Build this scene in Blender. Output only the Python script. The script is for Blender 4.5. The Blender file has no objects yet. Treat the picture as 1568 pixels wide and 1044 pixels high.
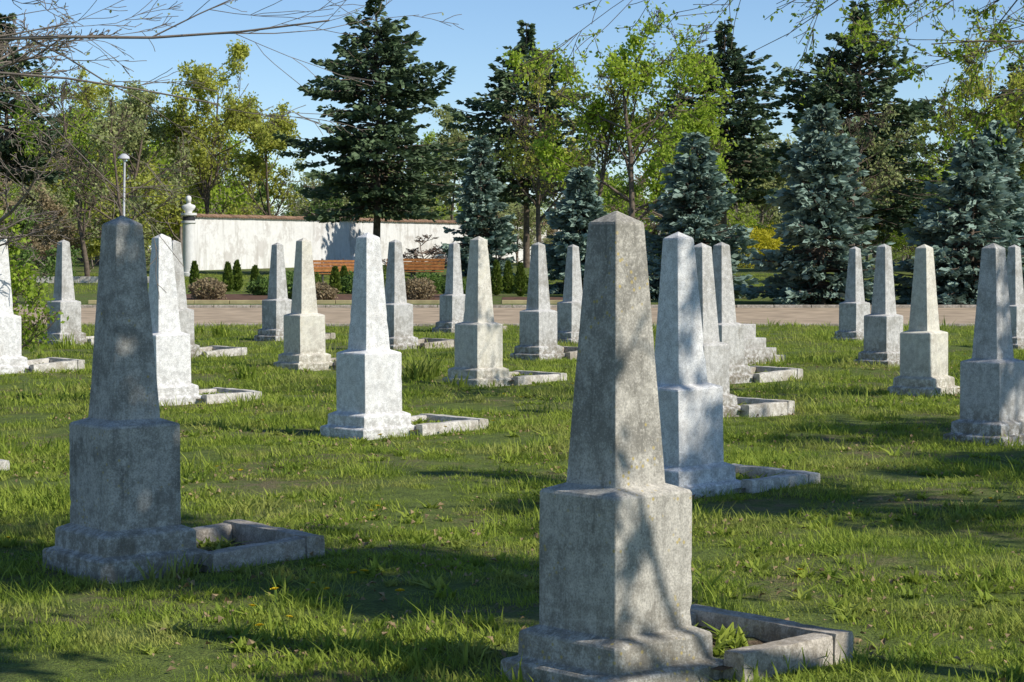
import bpy, math, numpy as np
from mathutils import Vector, noise, Matrix
R=math.radians
sc=bpy.context.scene
# ---------------- helpers ----------------
def link(o): sc.collection.objects.link(o); return o
def mk(name,V,F,mats,tint=None,smooth=False,mi=None,do_link=True):
    me=bpy.data.meshes.new(name)
    V=np.asarray(V,dtype=np.float32)
    if isinstance(F,np.ndarray):
        k=F.shape[1]; n=len(F)
        me.vertices.add(len(V)); me.vertices.foreach_set('co',V.ravel())
        me.loops.add(n*k); me.loops.foreach_set('vertex_index',F.astype(np.int32).ravel())
        me.polygons.add(n); me.polygons.foreach_set('loop_start',np.arange(0,n*k,k,dtype=np.int32))
        me.update(calc_edges=True)
    else:
        me.from_pydata([tuple(v) for v in V.tolist()],[],F)
    for m in (mats if isinstance(mats,(list,tuple)) else [mats]): me.materials.append(m)
    if mi is not None: me.polygons.foreach_set('material_index',np.asarray(mi,dtype=np.int32))
    if smooth: me.polygons.foreach_set('use_smooth',np.ones(len(me.polygons),dtype=bool))
    if tint is not None:
        a=me.attributes.new('tint','FLOAT','POINT'); a.data.foreach_set('value',np.asarray(tint,dtype=np.float32))
    me.update()
    o=bpy.data.objects.new(name,me)
    if do_link: link(o)
    return o
def nz(v): return v/np.maximum(np.linalg.norm(v,axis=-1,keepdims=True),1e-9)
def ss(a,b,x):
    t=np.clip((x-a)/(b-a),0,1); return t*t*(3-2*t)
def gz(x,y):
    x=np.asarray(x,dtype=float); y=np.asarray(y,dtype=float)
    u=0.022*np.sin(x*0.9+1.3)*np.cos(y*0.7)+0.015*np.sin(x*2.1+y*1.4)+0.008*np.sin(x*4.7-y*3.9)
    return (u-.02)*(1-ss(38,44,y))+0.0085*(np.clip(y,50,130)-50)
class N:
    def __init__(s,name):
        s.m=bpy.data.materials.new(name); s.m.use_nodes=True; s.t=s.m.node_tree; s.t.nodes.clear()
        s.out=s('ShaderNodeOutputMaterial')
    def __call__(s,typ,ins=None,**kw):
        n=s.t.nodes.new(typ)
        for k,v in kw.items(): setattr(n,k,v)
        for k,v in (ins or {}).items():
            if isinstance(v,bpy.types.NodeSocket): s.t.links.new(v,n.inputs[k])
            else: n.inputs[k].default_value=v
        return n
    def noise(s,vec,scale,detail=4,rough=.6):
        return s('ShaderNodeTexNoise',{'Vector':vec,'Scale':scale,'Detail':detail,'Roughness':rough}).outputs['Fac']
    def ramp(s,fac,a,b):
        return s('ShaderNodeMapRange',{'Value':fac,'From Min':a,'From Max':b}).outputs[0]
    def mix(s,f,a,b,mode='MIX'):
        n=s.t.nodes.new('ShaderNodeMix'); n.data_type='RGBA'; n.blend_type=mode
        for i,v in ((0,f),(6,a),(7,b)):
            if isinstance(v,bpy.types.NodeSocket): s.t.links.new(v,n.inputs[i])
            else: n.inputs[i].default_value=v if i==0 else (*v,1)
        return n.outputs[2]
    def math(s,op,a,b=0.0):
        n=s.t.nodes.new('ShaderNodeMath'); n.operation=op
        for i,v in ((0,a),(1,b)):
            if isinstance(v,bpy.types.NodeSocket): s.t.links.new(v,n.inputs[i])
            else: n.inputs[i].default_value=v
        return n.outputs[0]
    def done(s,col,rough=.9,bump=None,bs=.3,bd=.01,spec=.2,trans=None,metal=0):
        p=s('ShaderNodeBsdfPrincipled',{'Roughness':rough,'Specular IOR Level':spec,'Metallic':metal})
        if isinstance(col,bpy.types.NodeSocket): s.t.links.new(col,p.inputs['Base Color'])
        else: p.inputs['Base Color'].default_value=(*col,1)
        if bump is not None:
            b=s('ShaderNodeBump',{'Height':bump,'Strength':bs,'Distance':bd}); s.t.links.new(b.outputs[0],p.inputs['Normal'])
        sh=p.outputs[0]
        if trans:
            tr=s('ShaderNodeBsdfTranslucent')
            if isinstance(col,bpy.types.NodeSocket): s.t.links.new(col,tr.inputs['Color'])
            else: tr.inputs['Color'].default_value=(*col,1)
            mx=s('ShaderNodeMixShader',{0:trans}); s.t.links.new(sh,mx.inputs[1]); s.t.links.new(tr.outputs[0],mx.inputs[2]); sh=mx.outputs[0]
        s.t.links.new(sh,s.out.inputs[0]); return s.m
def simple(name,c,rough=.8,scale=8,var=.35,bs=.3):
    n=N(name); tc=n('ShaderNodeTexCoord').outputs['Object']
    f=n.noise(tc,scale,2); c2=tuple(v*(1-var) for v in c)
    return n.done(n.mix(n.ramp(f,.35,.65),c2,c),rough,f if bs else None,bs)
def foliage(name,dark,light,trans=.35,rough=.6):
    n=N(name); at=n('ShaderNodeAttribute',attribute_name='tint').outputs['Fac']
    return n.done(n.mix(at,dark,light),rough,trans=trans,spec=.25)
def stone(name,base,dirt,amt,lichen=.0,yellow=0.0,lowamt=None,stamt=.5,top=0.):
    n=N(name); tc=n('ShaderNodeTexCoord').outputs['Object']; oi=n('ShaderNodeObjectInfo').outputs['Random']
    off=n('ShaderNodeVectorMath',{0:tc},operation='ADD'); cmb=n('ShaderNodeCombineXYZ',{0:n.math('MULTIPLY',oi,37.),1:n.math('MULTIPLY',oi,11.)})
    n.t.links.new(cmb.outputs[0],off.inputs[1]); v=off.outputs[0]
    big=n.noise(v,3.6,6,.75); mid=n.noise(v,15,5,.8); fine=n.noise(v,110,2,.7)
    st=n('ShaderNodeMapping',{'Vector':v,'Scale':(22,22,2.4)}).outputs[0]; streak=n.noise(st,1.,5,.72)
    sep=n('ShaderNodeSeparateXYZ',{0:tc}).outputs[2]
    low=n.ramp(sep,.40,.02)
    dk=tuple(b*.66 for b in base)
    c=n.mix(n.ramp(mid,.42,.62),base,dk)
    d=n.math('ADD',n.math('MULTIPLY',n.ramp(streak,.53,.62),amt*stamt),n.math('MULTIPLY',n.ramp(big,.5,.60),amt))
    d=n.math('MINIMUM',d,.85)
    c=n.mix(d,c,dirt)
    if top: c=n.mix(n.math('MULTIPLY',n.math('MULTIPLY',n.ramp(sep,.8,1.5),n.ramp(mid,.35,.55)),top),c,dirt)
    c=n.mix(n.math('MULTIPLY',n.ramp(fine,.52,.60),.45),c,tuple(b*.38 for b in base))
    c=n.mix(n.math('MULTIPLY',n.ramp(fine,.44,.36),.3),c,tuple(min(.85,b*1.35) for b in base))
    lowf=n.math('MULTIPLY',n.math('MULTIPLY',low,n.ramp(mid,.40,.56)),min(1,.3+amt) if lowamt is None else lowamt)
    c=n.mix(lowf,c,(.17,.14,.095))
    if yellow: c=n.mix(n.math('MULTIPLY',n.ramp(big,.62,.4),yellow),c,(.60,.54,.38))
    if lichen:
        vo=n('ShaderNodeTexVoronoi',{'Vector':v,'Scale':30}).outputs['Distance']
        li=n.math('MULTIPLY',n.ramp(vo,.26,.16),n.ramp(n.noise(v,4,2),.52,.60))
        c=n.mix(n.math('MULTIPLY',li,lichen),c,(.46,.36,.13))
    h=n.math('ADD',n.math('MULTIPLY',mid,.6),n.math('MULTIPLY',fine,.4))
    return n.done(c,.92,h,.7,.006,spec=.15)

M_white=stone('whitewashed_stone',(.84,.83,.80),(.54,.50,.44),.28,lowamt=.35)
M_white2=stone('whitewash_yellowed',(.78,.75,.67),(.46,.40,.30),.45,yellow=.4)
M_grey=stone('weathered_concrete',(.56,.525,.455),(.17,.16,.135),.62,lichen=.85,top=.3,lowamt=.6)
M_lgrey=stone('pale_concrete',(.62,.605,.57),(.27,.255,.22),.6,lichen=.2,top=.2)
M_kerb=stone('kerb_concrete',(.56,.50,.42),(.20,.16,.115),.6,lichen=.3,lowamt=.35)
M_kerbw=stone('kerb_whitewashed',(.72,.68,.61),(.34,.29,.21),.55,lowamt=.25)
M_bark=simple('bark',(.18,.14,.105),.95,6,.5,0)
M_barkgrey=simple('bark_grey',(.27,.225,.185),.95,6,.4,0)
M_twig=simple('twig',(.24,.18,.145),.9,5,.4,0)
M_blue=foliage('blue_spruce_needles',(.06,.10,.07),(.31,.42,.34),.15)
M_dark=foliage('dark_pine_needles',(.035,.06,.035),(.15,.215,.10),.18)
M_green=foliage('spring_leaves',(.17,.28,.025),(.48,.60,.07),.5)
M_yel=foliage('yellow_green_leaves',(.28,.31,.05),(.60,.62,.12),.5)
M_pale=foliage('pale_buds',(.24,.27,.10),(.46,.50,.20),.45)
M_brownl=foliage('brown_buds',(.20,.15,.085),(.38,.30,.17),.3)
M_bush=foliage('bush_leaves',(.05,.10,.02),(.18,.28,.06),.3)
M_thuja=foliage('thuja_leaves',(.03,.06,.01),(.16,.22,.03),.25)
M_yflow=foliage('forsythia_flowers',(.3,.3,.02),(.65,.58,.04),.4)

# ---------------- camera, sky, sun ----------------
cam=bpy.data.cameras.new('camera'); co=link(bpy.data.objects.new('camera',cam))
cam.lens=75; cam.sensor_width=36; cam.clip_end=3000
HC=1.655
co.location=(0,0,HC); co.rotation_euler=(R(90-2.49),0,0); sc.camera=co
EL=40; az=(math.cos(R(-30)),math.sin(R(-30)))
S=Vector((az[0]*math.cos(R(EL)),az[1]*math.cos(R(EL)),math.sin(R(EL))))
sun=bpy.data.lights.new('sun','SUN'); sun.energy=5; sun.angle=R(.5); sun.color=(1,.95,.86)
so=link(bpy.data.objects.new('sun',sun)); so.rotation_euler=S.to_track_quat('Z','Y').to_euler(); so.location=(20,-10,30)
w=bpy.data.worlds.new('World'); sc.world=w; w.use_nodes=True
nt=w.node_tree; bg=nt.nodes['Background']; sk=nt.nodes.new('ShaderNodeTexSky'); sk.sky_type='NISHITA'
sk.sun_disc=False; sk.sun_elevation=R(EL); sk.sun_rotation=R(120); sk.air_density=1.0; sk.dust_density=0.0; sk.ozone_density=5; sk.altitude=1800
nt.links.new(sk.outputs[0],bg.inputs[0]); bg.inputs[1].default_value=.132
sc.view_settings.view_transform='Standard'; sc.view_settings.look='None'; sc.view_settings.exposure=0

# ---------------- ground ----------------
ys=np.concatenate([[-60,-30,-10,0],np.arange(3,46,.22),np.arange(46,50,1),np.arange(50,130,4),[130,150,200,300,500,900]])
xs=np.concatenate([[-900,-300,-120,-60,-30,-20],np.arange(-12,12.01,.25),[20,30,60,120,300,900]])
X,Y=np.meshgrid(xs,ys); Z=gz(X,Y)
V=np.stack([X,Y,Z],-1).reshape(-1,3); nx=len(xs); ny=len(ys)
i=(np.arange(ny-1)[:,None]*nx+np.arange(nx-1)).ravel()
n=N('lawn_soil'); P=n('ShaderNodeNewGeometry').outputs['Position']
a=n.noise(P,.8,4); b=n.noise(P,6,5,.7); c_=n.noise(P,55,3,.7)
c=n.mix(n.ramp(b,.35,.65),(.10,.14,.03),(.18,.235,.045))
c=n.mix(n.math('MULTIPLY',n.math('MULTIPLY',n.ramp(a,.48,.60),n.ramp(b,.42,.56)),.85),c,(.20,.155,.09))
c=n.mix(n.math('MULTIPLY',n.ramp(c_,.45,.62),.6),c,(.05,.055,.018))
M_ground=n.done(c,.95,n.math('ADD',b,c_),.8,.04)
mk('ground',V,np.stack([i,i+1,i+nx+1,i+nx],1),M_ground,smooth=True)
def sheet(name,x0,x1,y0,y1,dz,mat):
    yy=sorted(set([y0,y1]+[v for v in np.arange(math.ceil(y0),y1,1.)]))
    xx=[x0,x1]; Vv=[];F=[]
    for k,y in enumerate(yy):
        for x in xx: Vv.append((x,y,float(gz(0,y)) +dz))
        if k: F.append([2*k-2,2*k-1,2*k+1,2*k])
    return mk(name,np.array(Vv),F,mat)
sheet('path',-40,40,45.5,57,.008,simple('path_gravel',(.48,.37,.25),.95,1.5,.35))
sheet('planting_bed',-12,-1.0,60.5,69,.012,simple('mulch',(.17,.095,.06),.95,5,.5))
sheet('planting_bed',-.3,3.0,60.5,66,.012,bpy.data.materials['mulch'])
sheet('planting_bed',5,26,57.4,58.6,.014,simple('red_soil',(.16,.05,.035),.95,5,.5))
n=N('grave_soil'); P=n('ShaderNodeNewGeometry').outputs['Position']; b=n.noise(P,14,4,.7)
c=n.mix(n.ramp(b,.35,.65),(.055,.038,.025),(.15,.11,.07)); c=n.mix(n.math('MULTIPLY',n.ramp(n.noise(P,5,2),.48,.6),.7),c,(.08,.13,.025))
M_soil=n.done(c,.97,b,1.,.05)
# ---------------- obelisks ----------------
def square_ring(h,rc,m):
    pts=[]
    for k in range(4):
        a=k*math.pi/2; ca,sa=math.cos(a),math.sin(a)
        for t in np.linspace(-1,1,m):
            yv=t*(h-rc); pts.append((h*ca-yv*sa,h*sa+yv*ca))
    return pts
def obelisk(name,x,y,rot,s,mat,seed,res=.05,tilt=(0,0),wob=.0008,dz=.02):
    prof=[(.316,-.14),(.316,.056),(.308,.066),(.272,.078),(.268,.082),(.266,.168),(.260,.178),(.218,.198),(.210,.201),
          (.209,.717),(.203,.728),(.141,.752),(.136,.754),(.077,1.748),(.072,1.758),(.004,1.80)]
    rings=[]
    for k in range(len(prof)-1):
        (h0,z0),(h1,z1)=prof[k],prof[k+1]; nn=max(1,int(math.hypot(h1-h0,z1-z0)/res))
        for j in range(nn):
            t=j/nn; rings.append((h0+(h1-h0)*t,z0+(z1-z0)*t))
    rings.append(prof[-1])
    m=8 if res<.06 else 4; per=4*m; V=[];F=[]
    rs=np.random.RandomState(seed); o=Vector(rs.rand(3)*50)
    for (h,z) in rings:
        for k,(px_,py_) in enumerate(square_ring(h,min(.003,h*.3),m)):
            p=Vector((px_,py_,z)); corner=(k%m) in (0,m-1)
            d=noise.noise((p+o)*2.5)*wob*1.5+noise.noise((p+o)*14)*wob*.6
            if corner and .21<z<1.7:
                cp=Vector((np.sign(px_)*.2,np.sign(py_)*.2,z)); ch=max(0,noise.noise((cp+o)*10)-.48)*.05+max(0,noise.noise((cp+o)*33)-.35)*.008
                d-=min(ch,.007)
            rr=math.hypot(px_,py_) or 1
            V.append((px_+px_/rr*d,py_+py_/rr*d,z+noise.noise((p+o)*7+Vector((9,9,9)))*wob*.3))
    for r in range(len(rings)-1):
        for k in range(per):
            a=r*per+k;b=r*per+(k+1)%per; F.append([a,b,b+per,a+per])
    F.append([len(V)-per+k for k in range(per)])
    ob=mk(name,np.array(V),F,mat,smooth=True); ob.data.set_sharp_from_angle(angle=R(16))
    ob.location=(x,y,float(gz(x,y))+dz); ob.scale=(s,s,s); ob.rotation_euler=(R(tilt[0]),R(tilt[1]),R(rot))
    return ob
def bar(p0,p1,wd,h0,h1,seed,zb=-.1):
    p0=np.array(p0);p1=np.array(p1);L=np.linalg.norm(p1-p0);d=(p1-p0)/L;q=np.array([-d[1],d[0]])
    sec=[(-.5,0),(-.5,.45),(-.5,.90),(-.44,1),(0,1),(.44,1),(.5,.90),(.5,.45),(.5,0)]
    nn=max(3,int(L/.05)); V=[];F=[];o=Vector((seed*3.1,seed*1.7,0))
    for k in range(nn+1):
        t=k/nn
        for (a,b) in sec:
            hh=(h0+(h1-h0)*t)
            c=p0+d*L*t+q*a*wd; z=zb+(hh-zb)*b
            pv=Vector((c[0],c[1],z))+o; dd=noise.noise(pv*5)*.006+noise.noise(pv*22)*.004
            V.append((c[0]+q[0]*dd*np.sign(a),c[1]+q[1]*dd*np.sign(a),z+dd*(b>0)*.9))
    m=len(sec)
    for k in range(nn):
        for j in range(m-1):
            a=k*m+j; F.append([a,a+m,a+m+1,a+1])
    F.append(list(range(m))); F.append(list(range(nn*m+m-1,nn*m-1,-1)))
    return V,F
def kerbframe(x,y,rot,s,mat,seed,length=1.15,hw=.38,h=.10,hend=None):
    V=[];F=[];hend=hend or h
    for (p0,p1,wd,a,b) in [((.27,-hw),(length-.02,-hw),.105,h,hend),((.27,hw),(length-.02,hw),.105,h-.01,hend),((length+.04,-hw-.06),(length+.04,hw+.06),.11,hend+.005,hend+.008)]:
        v,f=bar(p0,p1,wd,a,b,seed); o=len(V); V+=v; F+=[[q+o for q in ff] for ff in f]; seed+=1
    nF=len(F); o=len(V); K=15
    for a in range(K):
        for b in range(K):
            u=.2+(length-.17)*a/(K-1); v=-hw+2*hw*b/(K-1); V.append((u,v,.035+.03*noise.noise(Vector((u*5+seed,v*5,0)))+.015*noise.noise(Vector((u*16+seed,v*16,0)))))
    for a in range(K-1):
        for b in range(K-1): q=o+a*K+b; F.append([q,q+K,q+K+1,q+1])
    ob=mk('grave_kerb',np.array(V),F,[mat,M_soil],smooth=True,mi=[0]*nF+[1]*(len(F)-nF)); ob.data.set_sharp_from_angle(angle=R(35))
    ob.location=(x,y,float(gz(x,y))+.012); ob.scale=(s,s,s); ob.rotation_euler=(0,0,R(rot))
    return ob
G,LG,W,WY=M_grey,M_lgrey,M_white,M_white2
obs=[(.40,8.20,1.0,G,0,(0,0),.03,'k',.82),(-2.03,11.15,1.01,G,-3,(.3,-.3),.035,'k',.86),(-1.28,19.1,1.0,W,0,(0,-.3),.05,'w',.95),
(1.18,14.8,1.0,W,-4,(.4,-1.6),.05,'w',.84),(-6.83,28.4,1,W,0,(0,.4),.07,'w',.95),(-7.77,37,1,LG,3,(0,0),.08,'w',1.),
(-3.72,22.8,1,W,-3,(0,-.8),.06,'w',.86),(-5.18,32.8,1,LG,2,(0,-.4),.08,'w',.95),(-4.24,38.6,.97,LG,4,(0,0),.08,'k',.95),
(-2.89,29.7,1,WY,-3,(0,-.3),.07,'k',.95),(-1.93,35.3,1,LG,2,(0,0),.08,'k',.95),(-1.15,42.2,.98,LG,-2,(0,.3),.08,'k',.95),
(-.41,26.1,1,WY,1,(0,.2),.07,'w',1.0),(.40,32.2,.97,LG,4,(0,-.2),.08,'k',.95),(1.08,37.8,.96,LG,-3,(0,0),.08,'k',.95),
(1.89,21.2,.94,LG,3,(.3,-.9),.06,'w',.95),(2.66,27.0,.97,LG,-2,(0,-.5),.07,'w',1.0),(6.2,38.6,.95,LG,0,(0,0),.08,'k',.95),
(5.28,30.3,.95,LG,2,(0,0),.08,'k',.95),(4.72,24.4,.94,WY,4,(0,-.5),.07,'w',.6),(4.2,18.6,.96,LG,2,(0,-.4),.05,'w',.5),(8.35,35.5,.95,LG,0,(0,0),.08,'k',.95)]
for k,(x,y,s,m,rj,tl,rs_,kk,ln) in enumerate(obs):
    obelisk('obelisk_gravestone',x,y,42+rj,s,m,k+3,rs_,tl,dz=(-.005 if k==0 else (.045 if k==1 else .02)))
    if ln>.7: kerbframe(x,y,42+rj,s,M_kerb if kk=='k' else M_kerbw,k*7+1,ln,.37,.095,.10+.03*(k%3==1))
kerbframe(-5.0,15.3,42,1,M_kerbw,91,1.2)
for (x,y,s) in [(3.35,31.0,.9)]:
    V=[];F=[]
    for j,(hw,z0,z1) in enumerate([(.5,-.1,.12),(.42,.12,.24),(.33,.24,.40),(.24,.40,.62)]):
        o=len(V); V+=[(sx*hw+j*-.06,sy*hw,z) for z in(z0,z1) for sx,sy in((-1,-1),(1,-1),(1,1),(-1,1))]
        F+=[[o+q for q in f] for f in ([0,1,5,4],[1,2,6,5],[2,3,7,6],[3,0,4,7],[4,5,6,7])]
    ob=mk('stepped_plinth',np.array(V),F,M_lgrey); ob.location=(x,y,0); ob.rotation_euler=(0,0,R(42)); ob.scale=(s,s,s)
    bm=ob.modifiers.new('b','BEVEL'); bm.width=.012; bm.segments=2

# ---------------- tree generators ----------------
def segmesh(P0,P1,r0,r1,sides=4):
    d=nz(P1-P0); ref=np.where(np.abs(d[:,2:3])>.8,np.array([[1.,0,0]]),np.array([[0,0,1.]]))
    a=nz(np.cross(d,ref)); b=np.cross(d,a); V=[]
    for P,r in((P0,r0),(P1,r1)):
        for k in range(sides):
            t=2*math.pi*k/sides; V.append(P+(a*math.cos(t)+b*math.sin(t))*r[:,None])
    V=np.stack(V,1).reshape(-1,3); n=len(P0); base=np.arange(n)[:,None]*(2*sides)
    F=np.stack([np.concatenate([base+k,base+(k+1)%sides,base+sides+(k+1)%sides,base+sides+k],1) for k in range(sides)],1).reshape(-1,4)
    return V,F
def poly(rng,st,di,ln,K,wob,up):
    n=len(st); pts=[st]; d=nz(di)
    for k in range(K):
        d=nz(d+rng.normal(0,wob,(n,3))+np.array([0,0,up])); pts.append(pts[-1]+d*(ln/K)[:,None])
    return np.stack(pts,1)
def spawn(rng,pts,ln,rad,nper,t0,t1,ang,ratio):
    n,K1,_=pts.shape; K=K1-1; idx=np.repeat(np.arange(n),nper); m=len(idx)
    t=rng.uniform(t0,t1,m)*K*.999; k=t.astype(int); f=(t-k)[:,None]
    pos=pts[idx,k]*(1-f)+pts[idx,k+1]*f; d=nz(pts[idx,k+1]-pts[idx,k])
    pr=nz(np.cross(d,rng.normal(0,1,(m,3)))); a=np.radians(rng.uniform(ang*.6,ang*1.3,m))[:,None]
    nd=d*np.cos(a)+pr*np.sin(a); tt=t/K
    return pos,nd,ln[idx]*ratio*(1.15-.6*tt)*rng.uniform(.6,1.25,m),rad[idx]*(1-.75*tt)*.62
def segs(pts,rad,rmin,taper=.75):
    n,K1,_=pts.shape; K=K1-1
    P0=pts[:,:-1].reshape(-1,3);P1=pts[:,1:].reshape(-1,3)
    ta=1-taper*np.arange(K+1)/K; r=np.maximum(rad[:,None]*ta[None],rmin)
    return P0,P1,r[:,:-1].ravel(),r[:,1:].ravel()
def leaves(rng,C,D,size,asp=.55,flat=0.):
    n=len(C); d=nz(D); q=nz(np.cross(d,rng.normal(0,1,(n,3)))); s=(size*rng.uniform(.6,1.4,n))[:,None]
    V=np.stack([C,C+d*s*.5+q*s*asp*.5,C+d*s,C+d*s*.5-q*s*asp*.5],1).reshape(-1,3)
    return V,np.arange(4*n).reshape(-1,4)
def assemble(name,woods,wmat,leafVF,lmat,tint,loc=(0,0,0),do_link=True):
    Vs=[];Fs=[];mi=[];o=0;T=[]
    for (V,F) in woods: Vs.append(V);Fs.append(F+o);o+=len(V);mi.append(np.zeros(len(F)));T.append(np.zeros(len(V)))
    if leafVF is not None:
        V,F=leafVF;Vs.append(V);Fs.append(F+o);mi.append(np.ones(len(F)));T.append(np.clip(tint,0,1))
    ob=mk(name,np.concatenate(Vs),np.concatenate(Fs),[wmat,lmat],np.concatenate(T),mi=np.concatenate(mi),do_link=do_link); ob.location=loc
    return ob
def deciduous(name,x,y,h,wd,seed,leafn,leafs,lmat,bark=None,tf=.22,lean=(0,0),tr=.14,up=.06,rmin=.012,cnt=(14,6,5,4),asp=.6,clump=.5,do_link=True,ang=48):
    rng=np.random.default_rng(seed); st=np.zeros((1,3)); st[0,2]=-.1
    p0=poly(rng,st,np.array([[lean[0],lean[1],1.]]),np.array([h*.8]),9,.06,.03)
    l0=np.array([h*.8]); r0=np.array([tr]); levels=[(p0,r0)]
    t0=tf; P,Ld,Rd=p0,l0,r0; ratios=(.5,.5,.52,.5); Ks=(6,5,4,3); wobs=(.13,.17,.2,.25)
    for L in range(4):
        s,d,l,r=spawn(rng,P,Ld,Rd,cnt[L],t0,1.,ang if L==0 else 42,ratios[L])
        pts=poly(rng,s,d,l,Ks[L],wobs[L],up); levels.append((pts,r)); P,Ld,Rd=pts,l,r; t0=.2
    allp=np.concatenate([q.reshape(-1,3) for q,_ in levels]); ax=np.array([lean[0],lean[1]])
    sz=h/allp[:,2].max(); sxy=(wd/2)/np.percentile(np.hypot(allp[:,0]-ax[0]*allp[:,2],allp[:,1]-ax[1]*allp[:,2]),96)
    sxy=min(sxy,3)
    SC=np.array([sxy,sxy,sz]); levels=[(q*SC,r) for q,r in levels]
    woods=[]
    for L,(q,r) in enumerate(levels):
        woods.append(segmesh(*segs(q,r,rmin if L>1 else rmin*1.6),sides=8 if L==0 else (4 if L<3 else 3)))
    lf=None;tint=None
    if leafn:
        q=levels[-1][0]
        keepw=np.array([noise.noise(Vector(v)*.55+Vector((seed,0,0))) for v in q[:,1]]); wgt=np.clip(keepw+clump,.03,None); kidx=rng.choice(len(q),leafn,p=wgt/wgt.sum())
        t=rng.uniform(0,2.999,leafn); k=t.astype(int); f=(t-k)[:,None]
        C=q[kidx,k]*(1-f)+q[kidx,k+1]*f+rng.normal(0,leafs*.9,(leafn,3)); D=rng.normal(0,1,(leafn,3))+[0,0,-.2]
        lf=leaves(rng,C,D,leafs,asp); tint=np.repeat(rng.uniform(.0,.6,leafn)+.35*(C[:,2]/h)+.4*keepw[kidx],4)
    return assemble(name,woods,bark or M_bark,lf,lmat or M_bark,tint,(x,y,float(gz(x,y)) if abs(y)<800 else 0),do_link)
def conifer(name,x,y,h,wd,seed,mat,z0=.2,kind='spruce',n_br=420,tw=46,nl=.3,nw=.09,tr=.14,lean=0):
    rng=np.random.default_rng(seed); f=rng.uniform(0,1,n_br)**1.15
    azi=rng.uniform(0,2*math.pi,n_br)
    if kind=='pine':
        wh=np.round(f*19)/19; f=np.clip(wh+rng.normal(0,.017,n_br),0,1)
        lump=rng.uniform(.25,1.25,97); prof=(np.sin(np.clip(f*1.0+.14,0,1)*math.pi)**.55*(1-f)**.28)
        key=((f*19).round().astype(int)*13+(azi*1.3).astype(int)*5)%97
        L=wd/2*prof*lump[key]*rng.uniform(.75,1.1,n_br)*1.15+.25
    else:
        wh=np.round(f*17)/17; f=np.clip(wh+rng.normal(0,.014,n_br),0,1)
        lump=rng.uniform(.5,1.25,61); key=((f*17).round().astype(int)*11+(azi*1.6).astype(int)*3)%61
        L=wd/2*((1-f)**.85)*lump[key]*rng.uniform(.75,1.12,n_br)+.12
    hz=z0+f*(h-z0-.25); out=np.stack([np.cos(azi),np.sin(azi),0*azi],1); perp=np.stack([-np.sin(azi),np.cos(azi),0*azi],1)
    e=(-.0+.75*f**1.5) if kind=='spruce' else (.05+.6*f**2)
    e=e+rng.normal(0,.10,n_br)
    def br(i,s): return np.stack([out[i,0]*s*L[i],out[i,1]*s*L[i],hz[i]+L[i]*(e[i]*s-.45*s**2+.36*s**3)],1)
    cnt=np.maximum(8,(tw*(L/(wd/2))**1.2+6)).astype(int); idx=np.repeat(np.arange(n_br),cnt); m=len(idx)
    s=rng.uniform(.12,1.,m)**.65; side=rng.choice([-1.,1.],m); ll=((1-s)*.38+.06)*L[idx]; u=rng.uniform(0,1,m)
    C=br(idx,s)+perp[idx]*(side*ll*u)[:,None]; C[:,2]-=(u*ll*.25)+rng.uniform(0,.08,m)
    D=out[idx]*.8+perp[idx]*(side*.7)[:,None]+rng.normal(0,.25,(m,3))+np.array([0,0,-.05])
    V1,F1=leaves(rng,C,D,nl,nw/nl*2); V2,F2=leaves(rng,C,D,nl,nw/nl*2)
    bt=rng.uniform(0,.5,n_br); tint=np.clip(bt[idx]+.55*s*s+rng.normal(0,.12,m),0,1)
    lf=(np.concatenate([V1,V2]),np.concatenate([F1,F2+len(V1)])); tint=np.tile(np.repeat(tint,4),2)
    kk=np.linspace(0,1,7); P=np.stack([br(np.arange(n_br),np.full(n_br,t*.9)) for t in kk],1)
    w1=segmesh(*segs(P,np.full(n_br,.028)*np.clip(L,.3,2),.008),sides=3)
    tp=np.array([[[lean*math.sin(t*3),0,-.2+(h)*t] for t in np.linspace(0,1,10)]]); w2=segmesh(*segs(tp,np.array([tr]),.02,.85),sides=8)
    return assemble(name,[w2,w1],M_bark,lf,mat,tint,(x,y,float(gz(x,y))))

for k,(x,y,h,wd,zz) in enumerate([(-1.4,95,6.4,3.1,.3),(2.25,70,4.3,2.5,.2),(5.55,65,5.2,3.9,.2),(8.7,60,5.75,4.0,.25),(12.9,60,4.9,4.2,.2)]):
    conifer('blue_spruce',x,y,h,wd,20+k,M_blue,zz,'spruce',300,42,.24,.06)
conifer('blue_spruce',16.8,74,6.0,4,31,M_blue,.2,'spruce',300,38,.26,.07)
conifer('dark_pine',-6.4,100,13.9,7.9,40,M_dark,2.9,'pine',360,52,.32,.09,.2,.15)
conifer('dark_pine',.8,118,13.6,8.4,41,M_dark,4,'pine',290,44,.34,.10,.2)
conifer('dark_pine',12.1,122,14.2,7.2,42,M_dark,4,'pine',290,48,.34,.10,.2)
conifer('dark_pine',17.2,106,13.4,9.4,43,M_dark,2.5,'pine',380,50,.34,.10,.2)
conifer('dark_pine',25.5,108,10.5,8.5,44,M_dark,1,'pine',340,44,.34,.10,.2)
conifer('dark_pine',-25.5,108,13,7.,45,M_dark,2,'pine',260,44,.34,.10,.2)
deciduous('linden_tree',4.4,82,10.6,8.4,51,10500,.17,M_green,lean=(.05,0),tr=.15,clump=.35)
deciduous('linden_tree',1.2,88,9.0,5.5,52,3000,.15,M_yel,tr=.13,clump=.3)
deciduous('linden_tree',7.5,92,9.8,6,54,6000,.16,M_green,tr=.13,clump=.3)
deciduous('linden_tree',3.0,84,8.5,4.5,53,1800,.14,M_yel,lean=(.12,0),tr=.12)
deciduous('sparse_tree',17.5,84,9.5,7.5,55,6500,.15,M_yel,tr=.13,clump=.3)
deciduous('sparse_tree',14.6,92,7.5,5,56,2500,.15,M_pale,tr=.13)
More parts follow.
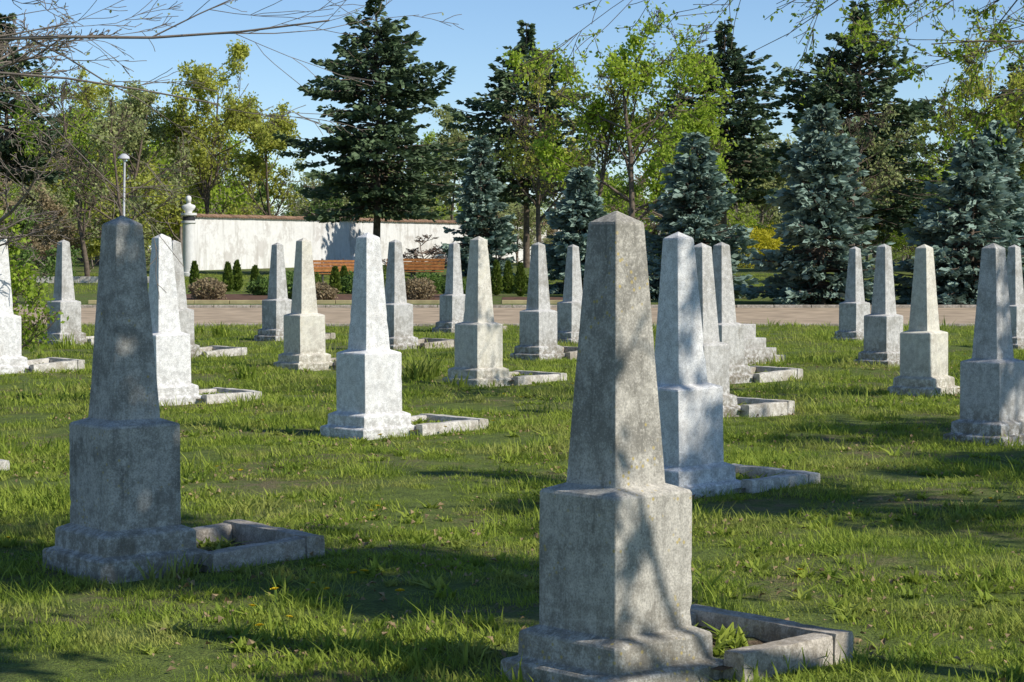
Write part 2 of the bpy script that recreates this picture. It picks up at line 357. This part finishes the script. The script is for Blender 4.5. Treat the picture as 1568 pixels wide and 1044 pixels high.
deciduous('sparse_tree',21.0,80,10.0,7,57,6500,.15,M_green,tr=.13,clump=.3)
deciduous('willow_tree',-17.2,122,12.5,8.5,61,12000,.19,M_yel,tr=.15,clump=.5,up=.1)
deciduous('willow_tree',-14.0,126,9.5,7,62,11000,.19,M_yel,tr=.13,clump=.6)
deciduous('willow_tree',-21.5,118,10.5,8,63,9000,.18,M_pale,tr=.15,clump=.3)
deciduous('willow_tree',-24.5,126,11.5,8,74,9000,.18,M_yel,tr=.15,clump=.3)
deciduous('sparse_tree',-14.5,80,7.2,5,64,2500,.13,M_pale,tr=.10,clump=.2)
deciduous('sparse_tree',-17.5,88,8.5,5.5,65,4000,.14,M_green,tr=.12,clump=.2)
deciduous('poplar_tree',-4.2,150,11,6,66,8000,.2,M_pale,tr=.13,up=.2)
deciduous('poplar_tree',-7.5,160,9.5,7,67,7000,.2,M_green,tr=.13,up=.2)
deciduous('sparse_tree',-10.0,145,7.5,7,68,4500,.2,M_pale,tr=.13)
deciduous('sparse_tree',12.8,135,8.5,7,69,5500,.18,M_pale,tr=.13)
deciduous('bare_shrub',-4.0,98,1.9,3.6,70,0,.1,None,bark=M_twig,tf=.02,tr=.05,rmin=.012,cnt=(20,6,5,3),ang=65)
deciduous('bare_tree',-7.7,29,7.2,6.2,71,2600,.045,M_pale,bark=M_barkgrey,tr=.10,rmin=.006,cnt=(24,9,6,4),tf=.1,ang=60)
deciduous('leafing_shrub',-7.45,31,2.3,1.7,72,4500,.07,M_green,bark=M_twig,tr=.03,rmin=.005,tf=.02,clump=.8)
deciduous('leafing_shrub',-13.9,60,2.6,3.2,73,5000,.1,M_bush,bark=M_twig,tr=.03,rmin=.008,tf=.02,clump=.8)

def limb_tree(name,base,top,limbs,seed,leafn,leafs,lmat,bark,rmin=.004,n=(9,6,4),ratio=(.42,.45,.5),up=0.,tr=.14):
    rng=np.random.default_rng(seed); base=np.array(base,float);top=np.array(top,float)
    tp=(base+(top-base)*np.linspace(0,1,10)[:,None]+rng.normal(0,.03,(10,3)))[None]
    woods=[segmesh(*segs(tp,np.array([tr]),.02,.6),sides=8)]
    st=np.array([l[0] for l in limbs],float);en=np.array([l[1] for l in limbs],float);r=np.array([l[2] for l in limbs]); ln=np.linalg.norm(en-st,axis=1)
    pts=poly(rng,st,en-st,ln,9,.05,up); P,L,Rr=pts,ln,r; woods.append(segmesh(*segs(P,Rr,rmin),sides=6)); t0=.15
    for k in range(len(n)):
        s,d,l,rr=spawn(rng,P,L,Rr,n[k],t0,1.,36,ratio[k]); P=poly(rng,s,d,l,5,.09,up); L,Rr=l,rr; woods.append(segmesh(*segs(P,Rr,rmin),sides=3))
    lf=None;tint=None
    if leafn:
        ki=rng.integers(0,len(P),leafn);t=rng.uniform(0,4.999,leafn);k=t.astype(int);f=(t-k)[:,None]
        C=P[ki,k]*(1-f)+P[ki,k+1]*f+rng.normal(0,leafs*.4,(leafn,3)); lf=leaves(rng,C,rng.normal(0,1,(leafn,3))+[0,0,-.5],leafs,.6);tint=np.repeat(rng.uniform(.2,1,leafn),4)
    return assemble(name,woods,bark,lf,lmat or bark,tint)
limb_tree('bare_tree',(-6.6,14,-.1),(-6.3,14,5.4),[((-6.5,14,2.7),(-1.2,14.2,3.30),.024),((-6.4,14,3.0),(-1.9,14,3.12),.02),((-6.4,14,2.5),(-2.9,14.5,2.95),.018),
 ((-6.4,14,4.0),(-2.0,13.5,3.45),.02),((-6.3,14,2.2),(-3.6,15,2.4),.016)],83,260,.03,M_pale,M_barkgrey,.0024,(6,5,4),tr=.13)
limb_tree('overhanging_tree',(8.6,22,-.1),(8.2,22,6),[((8.3,22,4.6),(3.9,22,4.0),.035),((8.3,22,4.9),(2.4,22.5,4.45),.03),((8.3,22,3.9),(4.3,21.5,3.55),.03),((8.3,22,3.4),(5.0,22.3,3.2),.02),((8.3,22,5.3),(1.0,22,4.7),.03)],
 82,9500,.05,M_green,M_bark,.004,(10,6,4),tr=.16)
# shade trees standing outside the frame, right of the photographer
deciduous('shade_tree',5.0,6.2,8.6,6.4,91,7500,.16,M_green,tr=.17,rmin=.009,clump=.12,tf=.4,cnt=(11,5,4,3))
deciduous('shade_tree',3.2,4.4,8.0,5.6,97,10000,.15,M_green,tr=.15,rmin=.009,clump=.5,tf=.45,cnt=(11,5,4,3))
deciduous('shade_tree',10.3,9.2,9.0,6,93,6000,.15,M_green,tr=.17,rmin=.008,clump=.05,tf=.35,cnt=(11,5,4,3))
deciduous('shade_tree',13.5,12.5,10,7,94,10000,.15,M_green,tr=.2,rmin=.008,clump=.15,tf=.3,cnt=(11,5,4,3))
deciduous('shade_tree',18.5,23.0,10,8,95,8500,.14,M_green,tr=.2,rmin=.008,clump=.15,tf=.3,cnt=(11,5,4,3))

# ---------------- distant trees ----------------
emp=link(bpy.data.objects.new('distant_trees',None))
protos=[deciduous('p%d'%k,0,1000,8,7,200+k,ln_,.24,m,bark=M_barkgrey,tr=.14,rmin=.02,cnt=(12,6,4,3),do_link=False,tf=.05) for k,(m,ln_) in enumerate([(M_pale,4000),(M_yel,5000),(M_brownl,3500),(M_green,3500),(M_bush,4500)])]
rng=np.random.default_rng(5)
def inst(nm,x,y,z,s,wf,p):
    o=bpy.data.objects.new(nm,protos[p].data); link(o); o.parent=emp
    o.location=(x,y,z); o.scale=(s*wf,s*wf,s); o.rotation_euler=(0,0,rng.uniform(0,6.28))
for k in range(90):
    y=rng.uniform(165,250); x=rng.uniform(-.27,.27)*y; inst('tree',x,y,.5,rng.uniform(.55,1.0)*y/190,1.1,rng.integers(0,5))
for k in range(50):
    y=rng.uniform(128,165); x=rng.uniform(-.27,.27)*y
    if -.16<x/y<-.02: y+=22
    inst('bush',x,y,.5,rng.uniform(.28,.5),1.4,rng.integers(0,5))
for k in range(22):
    y=rng.uniform(130,160); x=rng.uniform(-.27,-.115)*y; inst('left_tree',x,y,.5,rng.uniform(.9,1.35),.95,rng.choice([0,1,1,3,0]))
for k in range(20):
    y=rng.uniform(130,170); x=rng.uniform(.10,.27)*y; inst('right_tree',x,y,.5,rng.uniform(.8,1.3),1.,rng.choice([0,1,1,3,0]))
for k in range(16):
    y=rng.uniform(85,118); x=rng.uniform(-.26,-.175)*y; inst('left_bush',x,y,.4,rng.uniform(.3,.6),1.2,rng.integers(0,5))

# ---------------- wall ----------------
def boxes(name,lst,mats,bevel=0):
    V=[];F=[];mi=[]
    for b in lst:
        (cx,cy,cz),(sx,sy,sz)=b[0],b[1]; m=b[2] if len(b)>2 else 0; rx=b[3] if len(b)>3 else 0
        o=len(V)
        for z in(-1,1):
            for (a,c) in((-1,-1),(1,-1),(1,1),(-1,1)):
                p=Vector((a*sx/2,c*sy/2,z*sz/2)); p.rotate(Matrix.Rotation(rx,3,'X')); V.append((p.x+cx,p.y+cy,p.z+cz))
        F+=[[o+q for q in f] for f in([0,3,2,1],[4,5,6,7],[0,1,5,4],[1,2,6,5],[2,3,7,6],[3,0,4,7])]; mi+=[m]*6
    ob=mk(name,np.array(V),F,mats,mi=mi)
    if bevel: bm=ob.modifiers.new('b','BEVEL'); bm.width=bevel; bm.segments=2
    return ob
n=N('wall_plaster'); P=n('ShaderNodeTexCoord').outputs['Object']; a=n.noise(P,.5,5,.7); b=n.noise(P,4,4,.7)
st=n('ShaderNodeMapping',{'Vector':P,'Scale':(3,3,.4)}).outputs[0]; s_=n.noise(st,1,4)
c=n.mix(n.ramp(b,.3,.7),(.80,.79,.76),(.68,.67,.64)); c=n.mix(n.math('MULTIPLY',n.ramp(s_,.52,.68),.55),c,(.40,.38,.34)); c=n.mix(n.math('MULTIPLY',n.ramp(a,.52,.6),.5),c,(.44,.40,.36))
M_wall=n.done(c,.9,b,.4,.03)
M_tile=simple('roof_tile',(.36,.22,.14),.85,3,.5)
dx,dy=37.6,80.; L=math.hypot(dx,dy); wl=[((L/2,0,1.1),(L,.32,3.2),0)]
ob_l=[((L/2,0,2.74),(L+.1,.42,.07),0)]
k=0.
rng=np.random.default_rng(8)
while k<L:
    for sgn in(-1,1): ob_l.append(((k+.14,sgn*.15,2.83+rng.uniform(-.01,.01)),(.24,.34,.05),1,sgn*-.42))
    k+=.27
wall=boxes('boundary_wall',wl+ob_l,[M_wall,M_tile]); wall.location=(-16.5,110,.52); wall.rotation_euler=(0,0,math.atan2(dy,dx))
# ---------------- bust on column ----------------
def loft(name,rings,mat,n_=20,smooth=True,cap=True):
    V=[];F=[]
    for (cx,cy,z,rx,ry) in rings:
        for k in range(n_):
            t=2*math.pi*k/n_; V.append((cx+rx*math.cos(t),cy+ry*math.sin(t),z))
    for r in range(len(rings)-1):
        for k in range(n_):
            a=r*n_+k;b=r*n_+(k+1)%n_;F.append([a,b,b+n_,a+n_])
    F.append(list(range(n_))[::-1]);F.append([len(V)-n_+k for k in range(n_)])
    o=mk(name,np.array(V),F,mat,smooth=smooth); o.data.set_sharp_from_angle(angle=R(45)); return o
e=link(bpy.data.objects.new('bust_monument',None)); zb=float(gz(0,95)); e.location=(-14.37,95,zb)
M_statue=simple('white_marble',(.74,.73,.70),.6,6,.12); M_bl=simple('dark_slate',(.05,.05,.055),.5,6,.3)
parts=[loft('column',[(0,0,-.1,.38,.38),(0,0,.18,.38,.38),(0,0,.2,.31,.31),(0,0,2.35,.27,.27),(0,0,2.4,.33,.33),(0,0,2.5,.33,.33)],M_statue),
 loft('band',[(0,0,2.505,.28,.28),(0,0,2.68,.28,.28)],M_bl),
 loft('capital',[(0,0,2.685,.26,.26),(0,0,2.74,.36,.36),(0,0,2.84,.36,.36)],M_statue),
 loft('bust',[(0,0,2.845,.14,.12),(0,0,2.92,.16,.13),(0,0,3.02,.27,.16),(0,0,3.12,.31,.16),(0,0,3.19,.26,.14),(0,0,3.23,.12,.1),(0,-.01,3.29,.085,.085),(0,-.03,3.34,.10,.12),(0,-.03,3.42,.125,.145),(0,-.02,3.50,.13,.15),(0,-.01,3.57,.10,.12),(0,0,3.61,.04,.05)],M_statue)]
nose=boxes('nose',[((0,-.18,3.43),(.03,.05,.07))],[M_statue]); parts.append(nose)
for p in parts: p.parent=e
# ---------------- lamp ----------------
M_met=simple('painted_steel',(.55,.56,.57),.5,8,.2)
e=link(bpy.data.objects.new('street_lamp',None)); e.location=(-10.95,60,float(gz(0,60))); e.rotation_euler=(0,R(1.2),0)
for p in [loft('pole',[(0,0,-.1,.06,.06),(0,0,.6,.06,.06),(0,0,.62,.04,.04),(0,0,4.05,.028,.028)],M_met,10),
          loft('lamp_head',[(0,0,4.05,.05,.05),(-.02,0,4.08,.16,.16),(-.02,0,4.14,.15,.15),(-.02,0,4.22,.05,.05)],M_met,14)]: p.parent=e
# ---------------- benches ----------------
M_wood=simple('varnished_wood',(.48,.20,.06),.5,9,.35); M_leg=simple('bench_leg',(.10,.09,.08),.7)
def bench(x,y,rot,Lb=2.2):
    l=[]
    for k in range(4): l.append(((0,-.20+.125*k,.45),(Lb,.10,.035),0))
    for k in range(4): l.append(((0,.27+.03*k,.56+.115*k),(Lb,.03,.095),0,R(-12)))
    for sx in(-.8,0,.8):
        l+=[((sx,-.18,.2),(.06,.06,.45),1),((sx,.24,.22),(.06,.06,.5),1),((sx,.02,.41),(.06,.5,.05),1),((sx,.34,.72),(.05,.04,.6),1,R(-14))]
    o=boxes('park_bench',l,[M_wood,M_leg],.004); o.location=(x,y,float(gz(x,y))); o.rotation_euler=(0,0,R(rot)); return o
bench(-6.3,80,8,2.6); bench(-3.9,84,-14,2.4)
# ---------------- shrubs in bed ----------------
def cloud(name,x,y,rx,rz,n_,size,mat,seed,cone=False,zc=None):
    rng=np.random.default_rng(seed); u=nz(rng.normal(0,1,(n_,3))); r=rng.uniform(.35,1,n_)**.45
    lump=np.array([noise.noise(Vector(v)*2.2+Vector((seed,0,0))) for v in u])
    if cone:
        t=rng.uniform(0,1,n_)**1.2; a=rng.uniform(0,6.283,n_); rr=rx*np.minimum(1,(t+.05)*5)*(1-t)**.6*r
        C=np.stack([np.cos(a)*rr,np.sin(a)*rr,t*rz*2],1); D=np.stack([np.cos(a)*.4,np.sin(a)*.4,1+0*a],1)+rng.normal(0,.3,(n_,3))
    else:
        C=u*r[:,None]*(1+.35*lump[:,None])*np.array([rx,rx,rz]); C[:,2]+=rz*.85; D=u+rng.normal(0,.6,(n_,3))
        C=C[C[:,2]>0]; D=D[:len(C)]; r=r[:len(C)]; n_=len(C)
    lf=leaves(rng,C,D,size,.6); tint=np.repeat(np.clip(r*.6+rng.uniform(-.2,.4,n_),0,1),4)
    stem=segmesh(np.array([[0,0,-.05]]),np.array([[0,0,rz*1.2]]),np.array([.03]),np.array([.01]),5)
    return assemble(name,[stem],M_bark,lf,mat,tint,(x,y,float(gz(x,y))))
def px(xp,d): return (xp-784)*d/3267
for k,(xp,d,hh) in enumerate([(349,72,.95),(363,73,1.0),(391,71,.85),(513,69,.85),(527,72,.8),(760,68,1.05),(778,70,1.0),(797,67,1.0),(298,78,.9)]):
    cloud('thuja_shrub',px(xp,d),d,.2,hh/2,1500,.09,M_thuja,300+k,cone=True)
for k,(xp,d,r,m) in enumerate([(318,64,.55,M_brownl),(405,68,.5,M_bush),(440,72,.6,M_bush),(455,64,.5,M_bush),(492,62,.45,M_brownl),(545,70,.6,M_bush),(585,74,.7,M_thuja),(640,64,.55,M_brownl),(655,70,.6,M_bush),(700,66,.5,M_bush),(90,85,.7,M_bush),(800,73,.5,M_thuja),(470,78,.5,M_thuja)]):
    cloud('round_shrub',px(xp,d),d,r,r*.62,2200,.085,m,330+k)
for k,(xp,d,r) in enumerate([(1160,118,1.5),(1185,120,1.6),(1000,112,1.2),(935,125,1.4)]):
    cloud('forsythia_bush',px(xp,d),d,r,r*.8,2200,.16,M_yflow if k<2 else M_yel,360+k)
M_yk=simple('kerb_yellow',(.50,.42,.22),.85,3,.3)
def kerb(name,p0,p1,mat,h=.1,wd=.14):
    p0=np.array(p0,float);p1=np.array(p1,float);L=np.linalg.norm(p1-p0);lst=[]
    nn=int(L/1.0)
    for k in range(nn): lst.append((((k+.5)*L/nn,0,h/2-.05),(L/nn-.015,wd,h+.1)))
    o=boxes(name,lst,[mat],.012); d=p1-p0; o.location=(p0[0],p0[1],float(gz(0,p0[1]))); o.rotation_euler=(0,0,math.atan2(d[1],d[0])); return o
kerb('bed_kerb',(-12,60.4),(-1,60.4),M_yk); kerb('bed_kerb',(-.3,60.4),(3.,60.4),M_yk)
kerb('path_kerb',(-30,57.1),(30,57.1),M_kerb,.08); kerb('path_kerb',(-30,45.4),(30,45.4),M_kerb,.05)
kerb('path_kerb',(-24,84),(-13,84),M_kerbw,.25,.2)
# ---------------- grass ----------------
n=N('grass_blade'); P=n('ShaderNodeNewGeometry').outputs['Position']; oi=n('ShaderNodeObjectInfo').outputs['Random']; at=n('ShaderNodeAttribute',attribute_name='tint').outputs['Fac']
a=n.noise(P,.9,2); b=n.noise(P,3.2,2)
v=n.math('ADD',n.math('MULTIPLY',oi,.35),n.math('ADD',n.math('MULTIPLY',at,.40),n.math('MULTIPLY',n.math('SUBTRACT',b,.40),1.4)))
c=n.mix(n.ramp(v,0,1),(.12,.20,.025),(.42,.49,.075))
c=n.mix(n.math('MULTIPLY',n.ramp(a,.50,.66),.45),c,(.46,.42,.15))
M_grass=n.done(c,.65,trans=.38,spec=.12)
def blades(rng,n_,rad,h0,h1,wd,lean=.5):
    a=rng.uniform(0,6.283,n_); r=rad*np.sqrt(rng.uniform(0,1,n_)); B=np.stack([r*np.cos(a),r*np.sin(a),0*a-.01],1)
    h=rng.uniform(h0,h1,n_); t=rng.uniform(0,6.283,n_); q=np.stack([np.cos(t),np.sin(t),0*t],1); p=np.stack([-np.sin(t),np.cos(t),0*t],1)
    ln=(h*rng.uniform(.1,lean*1.6,n_))[:,None]; W_=(wd*rng.uniform(.6,1.3,n_))[:,None]; up=np.array([0,0,1.])
    hh=h[:,None]
    V=np.stack([B-p*W_/2,B+p*W_/2,B+up*hh*.5+q*ln*.35+p*W_*.45,B+up*hh*.5+q*ln*.35-p*W_*.45,B+up*hh*.95+q*ln+p*W_*.06,B+up*hh*.95+q*ln-p*W_*.06],1).reshape(-1,3)
    b=np.arange(n_)[:,None]*6; F=np.concatenate([b+[0,1,2,3],b+[3,2,4,5]],0)
    tint=np.repeat(rng.uniform(0,1,n_),6)
    return V,F,tint
rng=np.random.default_rng(11)
cg=bpy.data.collections.new('grass_variants')
for k in range(6):
    hh=(.015,.038) if k<5 else (.03,.075)
    V,F,T=blades(rng,62 if k<5 else 30,.14,hh[0],hh[1],.0052,1.0); cg.objects.link(mk('clump%d'%k,V,F,M_grass,T,do_link=False))
def scatter(name,pts,scale,coll,mat_tilt=.15):
    me=bpy.data.meshes.new(name); me.from_pydata([tuple(p) for p in pts.tolist()],[],[])
    at=me.attributes.new('sc','FLOAT','POINT'); at.data.foreach_set('value',np.asarray(scale,dtype=np.float32))
    o=link(bpy.data.objects.new(name,me)); g=bpy.data.node_groups.new(name,'GeometryNodeTree')
    g.interface.new_socket('Geometry',in_out='INPUT',socket_type='NodeSocketGeometry'); g.interface.new_socket('Geometry',in_out='OUTPUT',socket_type='NodeSocketGeometry')
    nd=g.nodes.new; gi=nd('NodeGroupInput');go=nd('NodeGroupOutput');ip=nd('GeometryNodeInstanceOnPoints');ci=nd('GeometryNodeCollectionInfo')
    ci.inputs['Collection'].default_value=coll; ci.inputs['Separate Children'].default_value=True; ci.inputs['Reset Children'].default_value=True
    rv=nd('FunctionNodeRandomValue'); rv.data_type='FLOAT_VECTOR'; rv.inputs[0].default_value=(-mat_tilt,-mat_tilt,0); rv.inputs[1].default_value=(mat_tilt,mat_tilt,6.283)
    na=nd('GeometryNodeInputNamedAttribute'); na.data_type='FLOAT'; na.inputs['Name'].default_value='sc'
    l=g.links.new; l(gi.outputs[0],ip.inputs['Points']); l(ci.outputs[0],ip.inputs['Instance']); ip.inputs['Pick Instance'].default_value=True
    l(rv.outputs[0],ip.inputs['Rotation']); l(na.outputs[0],ip.inputs['Scale']); l(ip.outputs[0],go.inputs[0])
    m=o.modifiers.new('scatter','NODES'); m.node_group=g; return o
def pts_band(rng,d0,d1,dens,mx=1.6):
    A=.24*1.05*(d1*d1-d0*d0)+2*mx*(d1-d0); n_=int(A*dens)
    yy=rng.uniform(d0,d1,n_*3); wdt=.25*yy+mx; keep=rng.uniform(0,1,n_*3)<wdt/(.25*d1+mx); yy=yy[keep][:n_]; xx=rng.uniform(-1,1,len(yy))*(.25*yy+mx)
    return xx,yy
inpl=[(x,y,ln) for (x,y,_,_,_,_,_,_,ln) in obs]
def clean(xx,yy):
    k=np.ones(len(xx),bool)
    for (x,y,ln) in inpl:
        c,s=math.cos(R(42)),math.sin(R(42)); u=(xx-x)*c+(yy-y)*s; v=-(xx-x)*s+(yy-y)*c
        k&=~((abs(u)<.34)&(abs(v)<.34))
        if ln>.7:
            ink=(u>.2)&(u<ln+.12)&(abs(v)<.46); k&=~ink
    return xx[k],yy[k]
PX=[];PY=[];PS=[]
for (d0,d1,dens,s0,s1) in [(5.5,13,84,.7,1.25),(13,22,48,.8,1.5),(22,34,21,1.1,1.9),(34,45.2,11,1.4,2.3)]:
    xx,yy=clean(*pts_band(rng,d0,d1,dens))
    nn=np.array([noise.noise(Vector((a*.9,b*.9,0)))+.9*noise.noise(Vector((a*2.6,b*2.6,5))) for a,b in zip(xx,yy)])
    s=rng.uniform(s0,s1,len(xx))*np.clip(.9+nn*1.2,.3,1.8); kk=nn>-.42
    PX.append(xx[kk]);PY.append(yy[kk]);PS.append(s[kk])
xx,yy=pts_band(rng,69.5,100,2.); PX.append(xx);PY.append(yy);PS.append(rng.uniform(1.8,3.,len(xx)))
for (x,y,ln) in inpl:
    nn_=100 if y<20 else 34; c,s=math.cos(R(42)),math.sin(R(42))
    for j in range(nn_):
        q=rng.uniform(0,1)
        if q<.25: a=rng.uniform(0,4); sd=int(a); t=(a-sd)*2-1; u,v=[(.40,t*.40),(-.40,t*.40),(t*.40,.40),(t*.40,-.40)][sd]
        elif q<.6: u=rng.uniform(.4,ln+.1); v=rng.choice([-.50,.50])
        elif q<.7: u=ln+.17; v=rng.uniform(-.45,.45)
        else: u=rng.uniform(.4,ln-.05); v=rng.uniform(-.28,.28)
        if ln<.7 and q>=.25: continue
        if q>=.7 and rng.uniform()<.5: continue
        PX.append(np.array([x+u*c-v*s]));PY.append(np.array([y+u*s+v*c]));PS.append(np.array([rng.uniform(.4,1.0)*(.7 if q<.7 else .9)]))
xx=np.concatenate(PX);yy=np.concatenate(PY); zz=gz(xx,yy)
scatter('grass',np.stack([xx,yy,zz],1),np.concatenate(PS),cg)
cw=bpy.data.collections.new('weed_variants')
for k in range(3):
    V,F,T=blades(rng,16,.04,.03,.07,.022,1.6); cw.objects.link(mk('w%d'%k,V,F,M_grass,T,do_link=False))
M_dand=simple('dandelion_yellow',(.75,.55,.02),.7,8,.3,0); M_stem=simple('stem_green',(.10,.17,.04),.7,8,.3,0); M_dry=simple('dry_leaf',(.36,.26,.14),.9,30,.5,0)
cd=bpy.data.collections.new('dandelion_variants')
for k in range(3):
    V=[];F=[];mi=[];h=.03+.02*k
    for j in range(16):
        a=j*2.4; r=.004+.009*((j*7%16)/16); b=len(V)
        V+=[(0,0,h),(math.cos(a)*r*1.3-math.sin(a)*.005,math.sin(a)*r*1.3+math.cos(a)*.005,h+.012-.4*r),(math.cos(a)*r*1.7,math.sin(a)*r*1.7,h+.010-.5*r),(math.cos(a)*r*1.3+math.sin(a)*.005,math.sin(a)*r*1.3-math.cos(a)*.005,h+.012-.4*r)]
        F.append([b,b+1,b+2,b+3]);mi.append(0)
    b=len(V);V+=[(-.002,0,-.01),(.002,0,-.01),(.002,0,h),(-.002,0,h)];F.append([b,b+1,b+2,b+3]);mi.append(1)
    cd.objects.link(mk('d%d'%k,np.array(V),F,[M_dand,M_stem],mi=mi,do_link=False))
def clumped(rng,n_,d0,d1,th=.05):
    out=[]
    while len(out)<n_:
        y=rng.uniform(d0,d1);x=rng.uniform(-1,1)*(.25*y+1)
        if noise.noise(Vector((x*.7+9,y*.7,3)))>th: out.append((x,y))
    a=np.array(out); return clean(a[:,0],a[:,1])
xx,yy=clumped(rng,120,8,40,.2); scatter('dandelions',np.stack([xx,yy,gz(xx,yy)],1),rng.uniform(.8,1.3,len(xx)),cd)
cl=bpy.data.collections.new('dry_leaf_variants')
for k in range(4):
    V=[(0,0,.02),(.02,.012,.03+.006*k),(.045,0,.022),(.022,-.014,.034)]; cl.objects.link(mk('l%d'%k,np.array(V),[[0,1,2,3]],M_dry,do_link=False))
xx,yy=clumped(rng,4200,6.5,30,-.05); scatter('dry_leaves',np.stack([xx,yy,gz(xx,yy)+.003],1),rng.uniform(.4,1.1,len(xx)),cl,.6)
xx,yy=clumped(rng,1500,6.5,32,-.1); ss_=rng.uniform(.5,1.2,len(xx))
ex=[];ey=[]
for (x,y,ln) in inpl:
    if ln<.7: continue
    c,s=math.cos(R(42)),math.sin(R(42))
    for j in range(10): u=rng.uniform(.42,ln-.1);v=rng.uniform(-.26,.26); ex.append(x+u*c-v*s); ey.append(y+u*s+v*c)
zz=np.concatenate([gz(xx,yy),gz(np.array(ex),np.array(ey))+.04]); xx=np.concatenate([xx,ex]);yy=np.concatenate([yy,ey]); ss_=np.concatenate([ss_,rng.uniform(.6,1.2,len(ex))])
scatter('weeds',np.stack([xx,yy,zz],1),ss_,cw)
for k,(x,y,s,nb) in enumerate([(px(378,27.5),27.5,1,40),(px(640,27),27,1.3,70),(px(655,28),28,1.2,50),(px(338,40),40,1.2,50),(px(100,35),35,1.2,30),(px(700,25.5),25.5,.8,30),(px(255,11),10.75,.55,26),(px(285,11),10.9,.5,22),(px(360,12.2),12.2,.7,20),(px(1110,9.1),9.2,.6,30),(px(1075,9.9),9.9,.8,16),(px(780,8.9),8.0,.5,20),(px(305,41),41,1.,40)]):
    V,F,T=blades(np.random.default_rng(500+k),nb,.14,.14,.30,.022,.7); o=mk('tulip_leaves',V*s,F,M_grass,T); o.location=(x,y,float(gz(x,y)))
print('polys',sum(len(m.polygons) for m in bpy.data.meshes))
